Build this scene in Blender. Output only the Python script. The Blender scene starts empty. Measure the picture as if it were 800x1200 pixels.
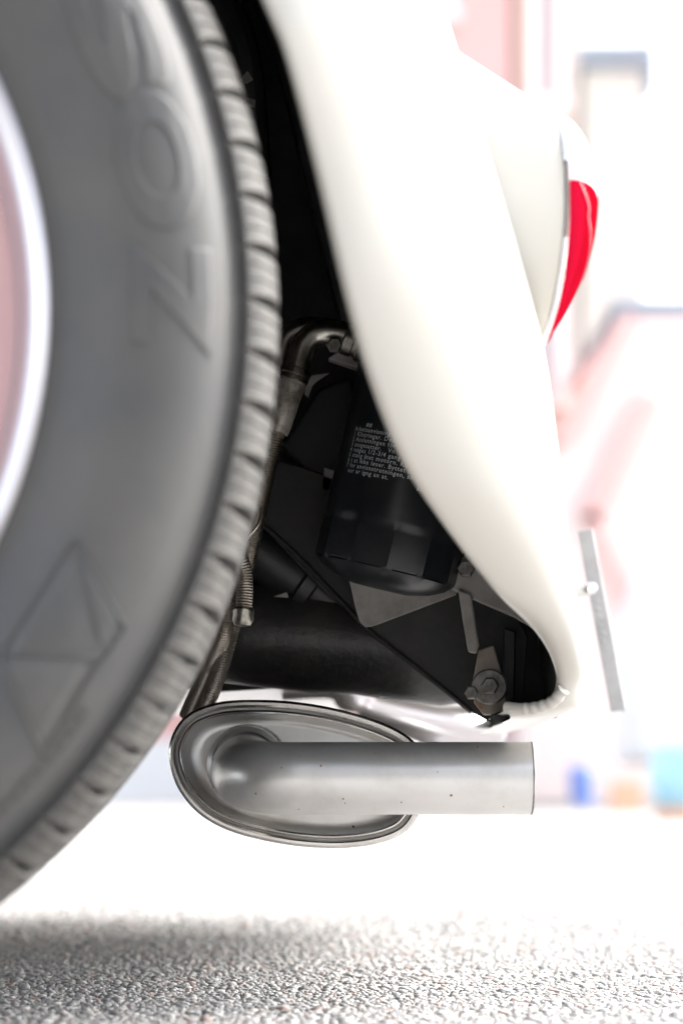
import bpy, math, random
import numpy as np
from mathutils import Vector, Matrix

random.seed(7)
rng = np.random.default_rng(7)
S = bpy.context.scene
COL = S.collection

# ------------------------------------------------------------------ camera
F = 2750.0            # focal length in photo pixels (photo 800 x 1200)
HZ = 925.0            # photo row of the horizon
ZC = 0.125            # lens height above the ground
cd = bpy.data.cameras.new("camera")
cam = bpy.data.objects.new("camera", cd)
COL.objects.link(cam)
cam.location = (0, 0, ZC)
cam.rotation_euler = (math.radians(90), 0, 0)
cd.sensor_fit = 'VERTICAL'
cd.sensor_height = 36.0
cd.sensor_width = 24.0
cd.lens = F / 1200.0 * 36.0
cd.shift_y = (HZ - 600.0) / 1200.0
cd.clip_start = 0.05
cd.clip_end = 2000
cd.dof.use_dof = True
cd.dof.focus_distance = 1.46
cd.dof.aperture_fstop = 5.2
cd.dof.aperture_blades = 0
S.camera = cam

# ------------------------------------------------------------------ light
SUN_EL = math.radians(40)
SUN_AZ = math.radians(24)      # from +X (rear of the car) towards +Y (far side)
sd = Vector((math.cos(SUN_EL) * math.cos(SUN_AZ), math.cos(SUN_EL) * math.sin(SUN_AZ), math.sin(SUN_EL)))
W = bpy.data.worlds.new("World")
S.world = W
W.use_nodes = True
nt = W.node_tree
bg = nt.nodes["Background"]
sky = nt.nodes.new("ShaderNodeTexSky")
sky.sky_type = 'NISHITA'
sky.sun_disc = False
sky.sun_elevation = SUN_EL
sky.sun_rotation = math.atan2(sd.x, sd.y)
sky.air_density = 1.0
sky.dust_density = 3.0
sky.ozone_density = 1.0
hs = nt.nodes.new("ShaderNodeHueSaturation")       # thin bright cloud: a paler sky
hs.inputs["Saturation"].default_value = 0.35
nt.links.new(sky.outputs[0], hs.inputs["Color"])
nt.links.new(hs.outputs[0], bg.inputs[0])
bg.inputs[1].default_value = 0.15
sl = bpy.data.lights.new("sun", 'SUN')
sl.energy = 2.0
sl.angle = math.radians(50)
sl.color = (1.0, 0.97, 0.93)
so = bpy.data.objects.new("sun", sl)
COL.objects.link(so)
so.location = (3, 4, 6)
so.rotation_euler = sd.to_track_quat('Z', 'Y').to_euler()
S.view_settings.view_transform = 'Standard'
S.view_settings.look = 'None'
S.view_settings.gamma = 1.0
S.view_settings.use_curve_mapping = False
S.view_settings.exposure = 2.2
try:
    S.cycles.max_bounces = 8
    S.cycles.use_denoising = True
except Exception:
    pass

# ------------------------------------------------------------------ helpers
YAW = math.radians(5)
CX = Vector((math.cos(YAW), -math.sin(YAW), 0))     # towards the car's tail
CY = Vector((math.sin(YAW), math.cos(YAW), 0))      # across the car, away from the lens
CZ = Vector((0, 0, 1))


def P(px, py, d):
    return Vector(((px - 400.0) * d / F, d, ZC + (HZ - py) * d / F))


WLOC = {}


def mesh_from(verts, faces, smooth=True):
    me = bpy.data.meshes.new("m")
    me.from_pydata([tuple(v) for v in verts], [], faces)
    me.validate()
    if smooth:
        me.polygons.foreach_set("use_smooth", [True] * len(me.polygons))
    me.update()
    return me


def sharp(me, deg=35):
    try:
        me.set_sharp_from_angle(angle=math.radians(deg))
    except Exception:
        pass


def link(name, me, mat, parent=None, loc=None):
    """place a mesh whose vertices are relative to world point loc"""
    me.name = name
    o = bpy.data.objects.new(name, me)
    COL.objects.link(o)
    if mat is not None and not me.materials:
        me.materials.append(mat)
    loc = Vector(loc) if loc is not None else Vector((0, 0, 0))
    WLOC[o.name] = loc
    if parent is not None:
        o.parent = parent
        o.location = loc - WLOC[parent.name]
    else:
        o.location = loc
    return o


def obj(name, geo, mat, parent=None, smooth=True, angle=35, bevel=0.0, label=None, recalc=True):
    verts, faces = geo
    vs = np.array([tuple(v) for v in verts], dtype=float)
    c = (vs.min(0) + vs.max(0)) / 2
    me = mesh_from(vs - c, faces, smooth)
    if recalc:
        import bmesh
        bm = bmesh.new()
        bm.from_mesh(me)
        bmesh.ops.recalc_face_normals(bm, faces=bm.faces)
        bm.to_mesh(me)
        bm.free()
    if smooth:
        sharp(me, angle)
    o = link(name, me, mat, parent, c)
    if bevel > 0:
        m = o.modifiers.new("bevel", 'BEVEL')
        m.width = bevel
        m.segments = 2
        m.limit_method = 'ANGLE'
    if label:
        o['label'] = label
    return o


def empty(name, loc, label, cat, group=None):
    o = bpy.data.objects.new(name, None)
    COL.objects.link(o)
    o.empty_display_size = 0.1
    o.location = loc
    WLOC[o.name] = Vector(loc)
    o['label'] = label
    o['category'] = cat
    if group:
        o['group'] = group
    return o


def tag(o, label, cat, group=None):
    o['label'] = label
    o['category'] = cat
    if group:
        o['group'] = group
    return o


class Geo:
    def __init__(self):
        self.v, self.f = [], []

    def add(self, geo):
        n = len(self.v)
        self.v += [tuple(p) for p in geo[0]]
        self.f += [tuple(i + n for i in q) for q in geo[1]]
        return self

    def out(self):
        return self.v, self.f


def cr(points, n, closed=False):
    """Catmull-Rom resampling of a list of vectors (any dimension)"""
    pts = np.array([tuple(p) for p in points], dtype=float)
    m = len(pts)
    segs = m if closed else m - 1
    # chord length parameter
    out = []
    lens = []
    fine = []
    for i in range(segs):
        if closed:
            p0, p1, p2, p3 = pts[(i - 1) % m], pts[i], pts[(i + 1) % m], pts[(i + 2) % m]
        else:
            p1, p2 = pts[i], pts[i + 1]
            p0 = pts[i - 1] if i > 0 else 2 * p1 - p2
            p3 = pts[i + 2] if i + 2 < m else 2 * p2 - p1
        for k in range(24):
            t = k / 24.0
            fine.append(0.5 * ((2 * p1) + (-p0 + p2) * t + (2 * p0 - 5 * p1 + 4 * p2 - p3) * t * t + (-p0 + 3 * p1 - 3 * p2 + p3) * t ** 3))
    fine.append(pts[0] if closed else pts[-1])
    fine = np.array(fine)
    dl = np.linalg.norm(np.diff(fine, axis=0), axis=1)
    s = np.concatenate([[0], np.cumsum(dl)])
    tt = np.linspace(0, s[-1], n + 1)[:-1] if closed else np.linspace(0, s[-1], n)
    return np.stack([np.interp(tt, s, fine[:, k]) for k in range(fine.shape[1])], axis=1)


def crp(points, n):
    """uniform-parameter Catmull-Rom (keeps rows of several rails in step)"""
    pts = np.array([tuple(p) for p in points], dtype=float)
    m = len(pts)
    out = []
    for j in range(n):
        u = j / (n - 1) * (m - 1)
        i = min(int(u), m - 2)
        t = u - i
        p1, p2 = pts[i], pts[i + 1]
        p0 = pts[i - 1] if i > 0 else 2 * p1 - p2
        p3 = pts[i + 2] if i + 2 < m else 2 * p2 - p1
        out.append(0.5 * ((2 * p1) + (-p0 + p2) * t + (2 * p0 - 5 * p1 + 4 * p2 - p3) * t * t + (-p0 + 3 * p1 - 3 * p2 + p3) * t ** 3))
    return np.array(out)


def grid(rows, close_u=False, close_v=False):
    """rows: list of equally long lists of points"""
    n, m = len(rows), len(rows[0])
    v = [tuple(p) for r in rows for p in r]
    f = []
    for i in range(n if close_v else n - 1):
        for j in range(m if close_u else m - 1):
            a, b = i, (i + 1) % n
            c, d = j, (j + 1) % m
            f.append((a * m + c, a * m + d, b * m + d, b * m + c))
    return v, f


def tube(points, radius, seg=16, n=None, caps=True, smooth_path=True, thick=0.0):
    pts = cr(points, n or max(8, len(points) * 8)) if smooth_path else np.array([tuple(p) for p in points], float)
    n = len(pts)
    tang = np.gradient(pts, axis=0)
    tang /= np.linalg.norm(tang, axis=1)[:, None]
    up = np.array([0, 0, 1.0]) if abs(tang[0][2]) < 0.9 else np.array([0, 1.0, 0])
    u = np.cross(tang[0], up)
    u /= np.linalg.norm(u)
    rows = []
    for i in range(n):
        u = u - tang[i] * np.dot(u, tang[i])
        u /= np.linalg.norm(u)
        w = np.cross(tang[i], u)
        r = radius(i / (n - 1)) if callable(radius) else radius
        rows.append([pts[i] + r * (math.cos(2 * math.pi * k / seg) * u + math.sin(2 * math.pi * k / seg) * w) for k in range(seg)])
    if thick > 0:
        # open ended pipe: run back inside
        inner = []
        u2 = None
        for i in range(n - 1, -1, -1):
            c = pts[i]
            inner.append([c + (np.array(q) - c) * (1 - thick / np.linalg.norm(np.array(q) - c)) for q in rows[i]])
        rows = rows + inner
        caps = False
    v, f = grid(rows, close_u=True)
    if caps:
        f.append(tuple(range(seg))[::-1])
        f.append(tuple(range((len(rows) - 1) * seg, len(rows) * seg)))
    return v, f


def frame(axis):
    a = Vector(axis).normalized()
    t = Vector((0, 0, 1)) if abs(a.z) < 0.9 else Vector((1, 0, 0))
    u = t.cross(a).normalized()
    w = a.cross(u).normalized()
    return a, u, w


def lathe(profile, origin, axis, seg=32, rmul=None, full=True):
    """profile: list of (r, h); h along axis"""
    a, u, w = frame(axis)
    o = Vector(origin)
    rows = []
    for (r, h) in profile:
        row = []
        for k in range(seg):
            th = 2 * math.pi * k / seg
            rr = r * (rmul(th, h) if rmul else 1.0)
            row.append(o + a * h + (u * math.cos(th) + w * math.sin(th)) * rr)
        rows.append(row)
    v, f = grid(rows, close_u=True)
    if profile[0][0] > 1e-6 and full:
        f.append(tuple(range(seg))[::-1])
    if profile[-1][0] > 1e-6 and full:
        f.append(tuple(range((len(rows) - 1) * seg, len(rows) * seg)))
    return v, f


def prism(pts, depth):
    """pts: list of world points, depth: vector"""
    n = len(pts)
    d = Vector(depth)
    v = [tuple(p) for p in pts] + [tuple(Vector(p) + d) for p in pts]
    f = [tuple(range(n)), tuple(range(n, 2 * n))[::-1]]
    for i in range(n):
        j = (i + 1) % n
        f.append((i, i + n, j + n, j))
    return v, f


def box(c, sx, sy, sz, ax=Vector((1, 0, 0)), ay=Vector((0, 1, 0)), az=Vector((0, 0, 1))):
    c = Vector(c)
    v = []
    for z in (-1, 1):
        for y in (-1, 1):
            for x in (-1, 1):
                v.append(c + ax * (x * sx / 2) + ay * (y * sy / 2) + az * (z * sz / 2))
    f = [(0, 2, 3, 1), (4, 5, 7, 6), (0, 1, 5, 4), (2, 6, 7, 3), (0, 4, 6, 2), (1, 3, 7, 5)]
    return v, f


def hexnut(origin, axis, r, h):
    return lathe([(r * .8, h), (r, h * .85), (r, 0)], origin, axis, seg=6)


# ------------------------------------------------------------------ materials
def mat(name, color, rough=0.5, metal=0.0, spec=0.5, noise=None, bump=None, coat=0.0, color2=None, scale2=None, stretch=None, rough_var=0.0):
    m = bpy.data.materials.new(name)
    m.use_nodes = True
    t = m.node_tree
    b = t.nodes["Principled BSDF"]
    b.inputs["Base Color"].default_value = (*color, 1)
    b.inputs["Roughness"].default_value = rough
    b.inputs["Metallic"].default_value = metal
    b.inputs["Specular IOR Level"].default_value = spec
    if coat:
        b.inputs["Coat Weight"].default_value = coat
        b.inputs["Coat Roughness"].default_value = 0.08
    tc = t.nodes.new("ShaderNodeTexCoord")
    vec = tc.outputs["Object"]
    if stretch:
        mp = t.nodes.new("ShaderNodeMapping")
        mp.inputs["Scale"].default_value = stretch
        t.links.new(vec, mp.inputs[0])
        vec = mp.outputs[0]
    if color2 is not None:
        n = t.nodes.new("ShaderNodeTexNoise")
        n.inputs["Scale"].default_value = scale2 or 20
        n.inputs["Detail"].default_value = 6
        n.inputs["Roughness"].default_value = 0.65
        t.links.new(vec, n.inputs["Vector"])
        r = t.nodes.new("ShaderNodeValToRGB")
        lo, hi = noise or (0.42, 0.66)
        r.color_ramp.elements[0].position = lo
        r.color_ramp.elements[1].position = hi
        r.color_ramp.elements[0].color = (*color, 1)
        r.color_ramp.elements[1].color = (*color2, 1)
        t.links.new(n.outputs[0], r.inputs[0])
        t.links.new(r.outputs[0], b.inputs["Base Color"])
        if rough_var:
            mr = t.nodes.new("ShaderNodeMapRange")
            mr.inputs["To Min"].default_value = max(0.02, rough - rough_var)
            mr.inputs["To Max"].default_value = min(1, rough + rough_var)
            t.links.new(n.outputs[0], mr.inputs["Value"])
            t.links.new(mr.outputs[0], b.inputs["Roughness"])
    if bump:
        sc, st, dist = bump
        n2 = t.nodes.new("ShaderNodeTexNoise")
        n2.inputs["Scale"].default_value = sc
        n2.inputs["Detail"].default_value = 5
        t.links.new(vec, n2.inputs["Vector"])
        bp = t.nodes.new("ShaderNodeBump")
        bp.inputs["Strength"].default_value = st
        bp.inputs["Distance"].default_value = dist
        t.links.new(n2.outputs[0], bp.inputs["Height"])
        t.links.new(bp.outputs[0], b.inputs["Normal"])
    return m


M = {}
M['paint'] = mat("cream_paint", (0.53, 0.513, 0.468), rough=0.32, coat=0.35)
M['underseal'] = mat("black_underseal", (0.014, 0.016, 0.018), rough=0.38, color2=(0.040, 0.037, 0.034), scale2=14, bump=(160, 0.25, 0.002))
M['black'] = mat("black_paint", (0.010, 0.012, 0.014), rough=0.42, color2=(0.02, 0.02, 0.02), scale2=30)
M['tin'] = mat("black_engine_tin", (0.014, 0.015, 0.017), rough=0.5, color2=(0.03, 0.028, 0.026), scale2=25, bump=(60, 0.2, 0.002))
M['filter'] = mat("filter_black_enamel", (0.011, 0.013, 0.016), rough=0.3, color2=(0.022, 0.024, 0.027), scale2=35)
M['print'] = mat("pale_print", (0.52, 0.57, 0.59), rough=0.6)
M['rubber'] = mat("tyre_rubber", (0.066, 0.066, 0.066), rough=0.52, color2=(0.088, 0.084, 0.078), scale2=9, bump=(420, 0.08, 0.001))
M['tread'] = mat("tread_rubber", (0.047, 0.046, 0.044), rough=0.7, color2=(0.082, 0.077, 0.070), scale2=60, bump=(300, 0.2, 0.001))
M['steel'] = mat("exhaust_steel", (0.68, 0.675, 0.665), rough=0.35, metal=0.72, color2=(0.54, 0.52, 0.485), scale2=18, rough_var=0.1, noise=(0.45, 0.75), bump=(30, 0.05, 0.002))
M['seam'] = mat("polished_seam", (0.74, 0.73, 0.71), rough=0.2, metal=1.0, color2=(0.55, 0.53, 0.5), scale2=22)
M['zinc'] = mat("zinc_fitting", (0.62, 0.60, 0.55), rough=0.3, metal=1.0, color2=(0.2, 0.19, 0.16), scale2=40)
M['ferrule'] = mat("worn_ferrule", (0.62, 0.59, 0.53), rough=0.45, metal=0.5, color2=(0.16, 0.13, 0.1), scale2=90)
M['braid'] = mat("steel_braid", (0.42, 0.38, 0.33), rough=0.4, metal=1.0)
M['chrome'] = mat("chrome", (0.78, 0.78, 0.80), rough=0.09, metal=1.0)
M['trim'] = mat("polished_trim", (0.62, 0.60, 0.63), rough=0.3, metal=0.9)
M['wheel'] = mat("pale_red_wheel_paint", (0.60, 0.40, 0.40), rough=0.35, coat=0.3)
M['bracket'] = mat("grey_bracket", (0.34, 0.325, 0.305), rough=0.55, color2=(0.23, 0.215, 0.20), scale2=40)
M['rusty'] = mat("rusty_bracket", (0.30, 0.265, 0.23), rough=0.75, color2=(0.16, 0.075, 0.035), scale2=45, noise=(0.5, 0.7), bump=(120, 0.3, 0.002))
M['bolt'] = mat("dull_bolt_steel", (0.27, 0.27, 0.265), rough=0.5, metal=0.5, color2=(0.1, 0.09, 0.08), scale2=80)
M['red'] = mat("red_lens", (0.46, 0.006, 0.028), rough=0.5, spec=0.0)
M['clear'] = mat("pale_pink_lens", (0.80, 0.70, 0.72), rough=0.5, spec=0.0)
M['crack'] = mat("lens_crack", (0.75, 0.16, 0.2), rough=0.4)
M['plate'] = mat("bare_aluminium", (0.36, 0.36, 0.365), rough=0.5, metal=0.3, color2=(0.27, 0.27, 0.275), scale2=25)
M['white_metal'] = mat("white_painted_stay", (0.7, 0.69, 0.67), rough=0.4)
M['rustspot'] = mat("rust_spot", (0.26, 0.10, 0.035), rough=0.8)
M['soot'] = mat("soot", (0.012, 0.011, 0.01), rough=0.9)


def ground_material():
    m = bpy.data.materials.new("asphalt")
    m.use_nodes = True
    t = m.node_tree
    b = t.nodes["Principled BSDF"]
    b.inputs["Roughness"].default_value = 0.85
    tc = t.nodes.new("ShaderNodeTexCoord")
    vo = t.nodes.new("ShaderNodeTexVoronoi")
    vo.inputs["Scale"].default_value = 170
    t.links.new(tc.outputs["Object"], vo.inputs["Vector"])
    r = t.nodes.new("ShaderNodeValToRGB")
    r.color_ramp.elements[0].color = (0.25, 0.245, 0.24, 1)
    r.color_ramp.elements[1].color = (0.44, 0.425, 0.41, 1)
    sp = t.nodes.new("ShaderNodeSeparateColor")
    t.links.new(vo.outputs["Color"], sp.inputs[0])
    t.links.new(sp.outputs[0], r.inputs[0])
    n = t.nodes.new("ShaderNodeTexNoise")
    n.inputs["Scale"].default_value = 1.3
    n.inputs["Detail"].default_value = 8
    t.links.new(tc.outputs["Object"], n.inputs["Vector"])
    mx = t.nodes.new("ShaderNodeMix")
    mx.data_type = 'RGBA'
    mx.blend_type = 'MULTIPLY'
    mx.inputs["Factor"].default_value = 0.35
    t.links.new(r.outputs[0], mx.inputs["A"])
    t.links.new(n.outputs[0], mx.inputs["B"])
    t.links.new(mx.outputs["Result"], b.inputs["Base Color"])
    bp = t.nodes.new("ShaderNodeBump")
    bp.inputs["Strength"].default_value = 0.6
    bp.inputs["Distance"].default_value = 0.003
    bp.invert = True
    t.links.new(vo.outputs["Distance"], bp.inputs["Height"])
    t.links.new(bp.outputs[0], b.inputs["Normal"])
    return m


M['asphalt'] = ground_material()


def stone_material():
    m = bpy.data.materials.new("chippings")
    m.use_nodes = True
    t = m.node_tree
    b = t.nodes["Principled BSDF"]
    b.inputs["Roughness"].default_value = 0.7
    a = t.nodes.new("ShaderNodeAttribute")
    a.attribute_name = "stone"
    t.links.new(a.outputs["Color"], b.inputs["Base Color"])
    return m


M['stone'] = stone_material()

# ------------------------------------------------------------------ ground
def rect(x0, x1, y0, y1, z):
    return [(x0, y0, z), (x1, y0, z), (x1, y1, z), (x0, y1, z)], [(0, 1, 2, 3)]


g = obj("ground", rect(-400, 400, -300, 900, 0), M['asphalt'], smooth=False)
g['kind'] = 'structure'


def chippings():
    base_v = []
    phi = (1 + 5 ** .5) / 2
    for s1 in (-1, 1):
        for s2 in (-1, 1):
            base_v += [(0, s1, s2 * phi), (s1, s2 * phi, 0), (s2 * phi, 0, s1)]
    bv = np.array(base_v) / math.sqrt(1 + phi * phi)
    # faces of the icosahedron by distance
    el = 2 / math.sqrt(1 + phi * phi)
    fs = []
    for i in range(12):
        for j in range(i + 1, 12):
            for k in range(j + 1, 12):
                if max(np.linalg.norm(bv[i] - bv[j]), np.linalg.norm(bv[j] - bv[k]), np.linalg.norm(bv[i] - bv[k])) < el * 1.05:
                    n = np.cross(bv[j] - bv[i], bv[k] - bv[i])
                    fs.append((i, j, k) if np.dot(n, bv[i]) > 0 else (i, k, j))
    fs = np.array(fs)
    N = 110000
    d = 1.12 + 2.2 * rng.random(N) ** 2.0
    x = (rng.random(N) * 2 - 1) * (0.21 * d + 0.05)
    r = np.clip(rng.lognormal(math.log(0.00155), 0.36, N), 0.0008, 0.0042)
    V = np.empty((N, 12, 3))
    sc = np.stack([r * rng.uniform(.8, 1.35, N), r * rng.uniform(.8, 1.3, N), r * rng.uniform(.35, .6, N)], 1)
    jit = 1 + rng.uniform(-.15, .15, (N, 12, 1))
    P0 = bv[None] * jit * sc[:, None, :]
    an = rng.random(N) * 2 * math.pi
    c, s = np.cos(an)[:, None], np.sin(an)[:, None]
    V[:, :, 0] = P0[:, :, 0] * c - P0[:, :, 1] * s + x[:, None]
    V[:, :, 1] = P0[:, :, 0] * s + P0[:, :, 1] * c + d[:, None]
    V[:, :, 2] = P0[:, :, 2] + (r * rng.uniform(-.1, .2, N))[:, None]
    me = bpy.data.meshes.new("road_chippings")
    me.vertices.add(N * 12)
    me.vertices.foreach_set("co", V.reshape(-1))
    F_ = (fs[None] + (np.arange(N) * 12)[:, None, None]).reshape(-1)
    nf = N * 20
    me.loops.add(nf * 3)
    me.loops.foreach_set("vertex_index", F_.astype(np.int32))
    me.polygons.add(nf)
    me.polygons.foreach_set("loop_start", np.arange(0, nf * 3, 3, dtype=np.int32))
    me.update(calc_edges=True)
    pal = np.array([(.33, .325, .315), (.37, .36, .35), (.41, .395, .38), (.28, .28, .28), (.37, .26, .225), (.47, .44, .41), (.21, .21, .21), (.35, .35, .35)])
    pr = np.array([.22, .2, .12, .14, .05, .06, .09, .12])
    cc = pal[rng.choice(len(pal), N, p=pr / pr.sum())] * rng.uniform(0.78, 1.02, (N, 1))
    ca = me.color_attributes.new("stone", 'FLOAT_COLOR', 'POINT')
    ca.data.foreach_set("color", np.repeat(np.concatenate([cc, np.ones((N, 1))], 1), 12, axis=0).reshape(-1))
    o = link("road_chippings", me, M['stone'])
    o['kind'] = 'stuff'


chippings()

# ------------------------------------------------------------------ the car
WD = 1.06                                     # depth of the tread shoulder
wheel_c = Vector(((-563 - 400) * WD / F, 0, ZC + (HZ - 370) * WD / F))
TR = 893 * WD / F
car = empty("parked_car", (wheel_c.x, 1.95, 0), "cream-white vintage car with bulging rear fender, red tail lamp and silver tailpipe", "car")

# --- wheel: axis along CY, centred so the shoulder circle lies at depth WD
WO = Vector((wheel_c.x, WD - 0.037 * 0, wheel_c.z))
# the yaw brings the tail side of the wheel nearer: keep the visible (right) edge at WD
WX, WY = Vector((1, 0, 0)), Vector((0, 1, 0))


def wheel_pt(r, th, h):
    """th: clockwise on screen from +x (tail side) ; h: along CY from shoulder plane (negative = towards the lens)"""
    return WO + WX * (r * math.cos(th)) - CZ * (r * math.sin(th)) + WY * h


k = TR / 0.344
SIDE = [(0.232, -0.004), (0.236, -0.012), (0.241, -0.017), (0.246, -0.0165), (0.251, -0.019), (0.262, -0.0295), (0.276, -0.0365),
        (0.290, -0.039), (0.299, -0.0383), (0.306, -0.0362), (0.312, -0.0328), (0.317, -0.0288), (0.3208, -0.0245), (0.3235, -0.0212), (0.3245, -0.0200), (0.3258, -0.0205), (0.3275, -0.0190), (0.332, -0.010), (0.3345, 0.0)]


def side_h(r):
    r = r / k
    return float(np.interp(r, [p[0] for p in SIDE], [p[1] for p in SIDE]))


def tyre_geo():
    prof = list(SIDE)
    # tread floor with grooves and ribs, then far sidewall
    w = 0.150
    prof += [(0.3345, 0.030), (0.332, 0.08), (0.328, 0.115)]
    prof += [(r, w - h) for r, h in reversed(SIDE)]
    seg = 240
    rows = []
    for r, h in prof:
        rows.append([wheel_pt(r * k, 2 * math.pi * j / seg, h * k) for j in range(seg)])
    return grid(rows, close_u=True)


tyre = obj("tyre", tyre_geo(), M['rubber'], car, angle=50)

NB = 90


def block_geo(far=False):
    """one shoulder tread block, centred on th=0, with two fine sipes"""
    da = 2 * math.pi / NB
    a0, a1 = -da * 0.43, da * 0.43
    # profile across the shoulder: from the sidewall edge up to the tread face
    prof = [(0.3275, -0.0205), (0.3300, -0.0222), (0.3340, -0.0195), (0.3385, -0.0115), (0.3418, 0.000), (0.3426, 0.010), (0.3405, 0.05), (0.3385, 0.09), (0.335, 0.125), (0.328, 0.140)]
    angs = []
    sip = [-0.17, 0.17]
    for q in [-0.5, -0.46]:
        angs.append((q, 0.0 if q < -0.48 else 1.0))
    for s in sip:
        angs += [(s - 0.05, 1.0), (s - 0.02, 0.35), (s + 0.02, 0.35), (s + 0.05, 1.0)]
    angs += [(0.46, 1.0), (0.5, 0.0)]
    rows = []
    for q, hgt in angs:
        row = []
        for i, (r, h) in enumerate(prof):
            # drop towards the carcass in the sipes and at the block ends
            drop = (1 - hgt) * (0.0009 if 0.1 < hgt < 0.9 else 0.001)
            if i in (0, len(prof) - 1):
                drop = 0
            # taper of the block: the gap opens towards the tread face
            wob = 1.0 if i < 3 else 0.93
            row.append(wheel_pt((r - drop) * k, q * da * (1.0, .96, .90, .83, .79, .78, .78, .78, .78, .78)[i], (h + drop * 0.6) * k))
        rows.append(row)
    v, f = grid(rows)
    n, m = len(rows), len(rows[0])
    # end walls down to the carcass
    for i in (0, n - 1):
        base = len(v)
        for j in range(m):
            r, h = prof[j]
            q = angs[i][0]
            v.append(tuple(wheel_pt((r - (0.0085 if j > 1 else 0.002)) * k, q * da * .86, (h + 0.004) * k)))
        for j in range(m - 1):
            f.append((i * m + j, i * m + j + 1, base + j + 1, base + j))
    return v, f


bv, bf = block_geo()
bvr = [tuple(Vector(p) - WO) for p in bv]
bme = mesh_from(bvr, bf, True)
import bmesh as _bm
_b = _bm.new(); _b.from_mesh(bme); _bm.ops.recalc_face_normals(_b, faces=_b.faces); _b.to_mesh(bme); _b.free()
sharp(bme, 40)
bme.materials.append(M['tread'])
for i in range(NB):
    o = bpy.data.objects.new("tread_block", bme)
    COL.objects.link(o)
    o.parent = tyre
    o.location = WO - WLOC[tyre.name]
    # rotate about the wheel axis CY
    o.rotation_mode = 'QUATERNION'
    o.rotation_quaternion = Matrix.Rotation(2 * math.pi * (i + 0.35) / NB, 3, WY).to_quaternion()


def text_mesh(s, size=1.0, extrude=0.0, bevel=0.0, res=3, offset=0.0, align='LEFT', space=1.0):
    cu = bpy.data.curves.new("t", 'FONT')
    cu.body = s
    cu.size = size
    cu.extrude = extrude
    cu.bevel_depth = bevel
    cu.bevel_resolution = 1
    cu.resolution_u = res
    cu.offset = offset
    cu.align_x = align
    cu.space_character = space
    o = bpy.data.objects.new("t", cu)
    COL.objects.link(o)
    dg = bpy.context.evaluated_depsgraph_get()
    me = bpy.data.meshes.new_from_object(o.evaluated_get(dg))
    v = [tuple(p.co) for p in me.vertices]
    f = [tuple(p.vertices) for p in me.polygons]
    bpy.data.objects.remove(o)
    bpy.data.curves.remove(cu)
    bpy.data.meshes.remove(me)
    return v, f


def subdivide(v, f, length):
    import bmesh
    me = bpy.data.meshes.new("x")
    me.from_pydata(v, [], f)
    bm = bmesh.new()
    bm.from_mesh(me)
    bmesh.ops.triangulate(bm, faces=bm.faces)
    for _ in range(4):
        es = [e for e in bm.edges if e.calc_length() > length]
        if not es:
            break
        bmesh.ops.subdivide_edges(bm, edges=es, cuts=1)
        bmesh.ops.triangulate(bm, faces=[q for q in bm.faces if len(q.verts) > 3])
    bm.verts.index_update()
    v = [tuple(p.co) for p in bm.verts]
    f = [tuple(p.index for p in q.verts) for q in bm.faces]
    bm.free()
    bpy.data.meshes.remove(me)
    return v, f


def tyre_letter(ch, th_c, r0, height, width, lift=0.0016):
    v, f = text_mesh(ch, 1.0, 0.02, 0.02, 4, 0.03)
    v, f = subdivide(v, f, 0.12)
    a = np.array(v)
    lo, hi = a.min(0), a.max(0)
    out = []
    for p in a:
        u = (p[0] - lo[0]) / (hi[0] - lo[0]) - 0.5
        w = (p[1] - lo[1]) / (hi[1] - lo[1])
        q = (p[2] - lo[2]) / (hi[2] - lo[2])
        r = r0 + w * height
        th = th_c + u * width / (r0 + height / 2)
        out.append(wheel_pt(r, th, side_h(r) * k - lift * q + 0.0008 * (1 - q)))
    return out, f


for ch, th, w in (("S", -0.405, 0.064), ("O", -0.205, 0.063), ("Z", -0.005, 0.050)):
    obj("raised_letter", tyre_letter(ch, th, 0.2795 * k, 0.035 * k, w, 0.0010), M['rubber'], tyre, angle=40)


def tyre_text(s, th0, r0, height, step, lift=0.0007):
    gg = Geo()
    for i, ch in enumerate(s):
        if ch == ' ':
            continue
        gg.add(tyre_letter(ch, th0 + i * step, r0, height, step * r0 * 0.7, lift))
    return gg.out()


# raised gem emblem low on the sidewall
def gem():
    pts = [(98, 640), (156, 742), (62, 885), (12, 772)]
    mid = (118, 776)

    def at(px, py, lift):
        x, z = (px - 400) * WD / F, ZC + (HZ - py) * WD / F
        dx, dz = x - WO.x, z - WO.z
        r = math.hypot(dx, dz)
        return wheel_pt(r, math.atan2(-dz, dx), side_h(r) * k - lift)
    gg = Geo()
    # facets: triangles about a ridge, each subdivided to follow the sidewall
    tris = [((98, 640), (156, 742), (128, 776)), ((98, 640), (128, 776), (12, 772)), ((12, 772), (128, 776), (62, 885)), ((128, 776), (156, 742), (62, 885))]
    for t in tris:
        n = 6
        idx = {}
        v, f = [], []
        for i in range(n + 1):
            for j in range(n + 1 - i):
                a, b = i / n, j / n
                c = 1 - a - b
                px = a * t[0][0] + b * t[1][0] + c * t[2][0]
                py = a * t[0][1] + b * t[1][1] + c * t[2][1]
                m_ = min(a, b, c)
                idx[(i, j)] = len(v)
                v.append(at(px, py, 0.0001 + min(m_ * 8, 1) * 0.0017))
        for i in range(n):
            for j in range(n - i):
                f.append((idx[(i, j)], idx[(i + 1, j)], idx[(i, j + 1)]))
                if i + j < n - 1:
                    f.append((idx[(i + 1, j)], idx[(i + 1, j + 1)], idx[(i, j + 1)]))
        gg.add((v, f))
    return gg.out()


obj("raised_emblem", gem(), M['rubber'], tyre, angle=20)
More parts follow.
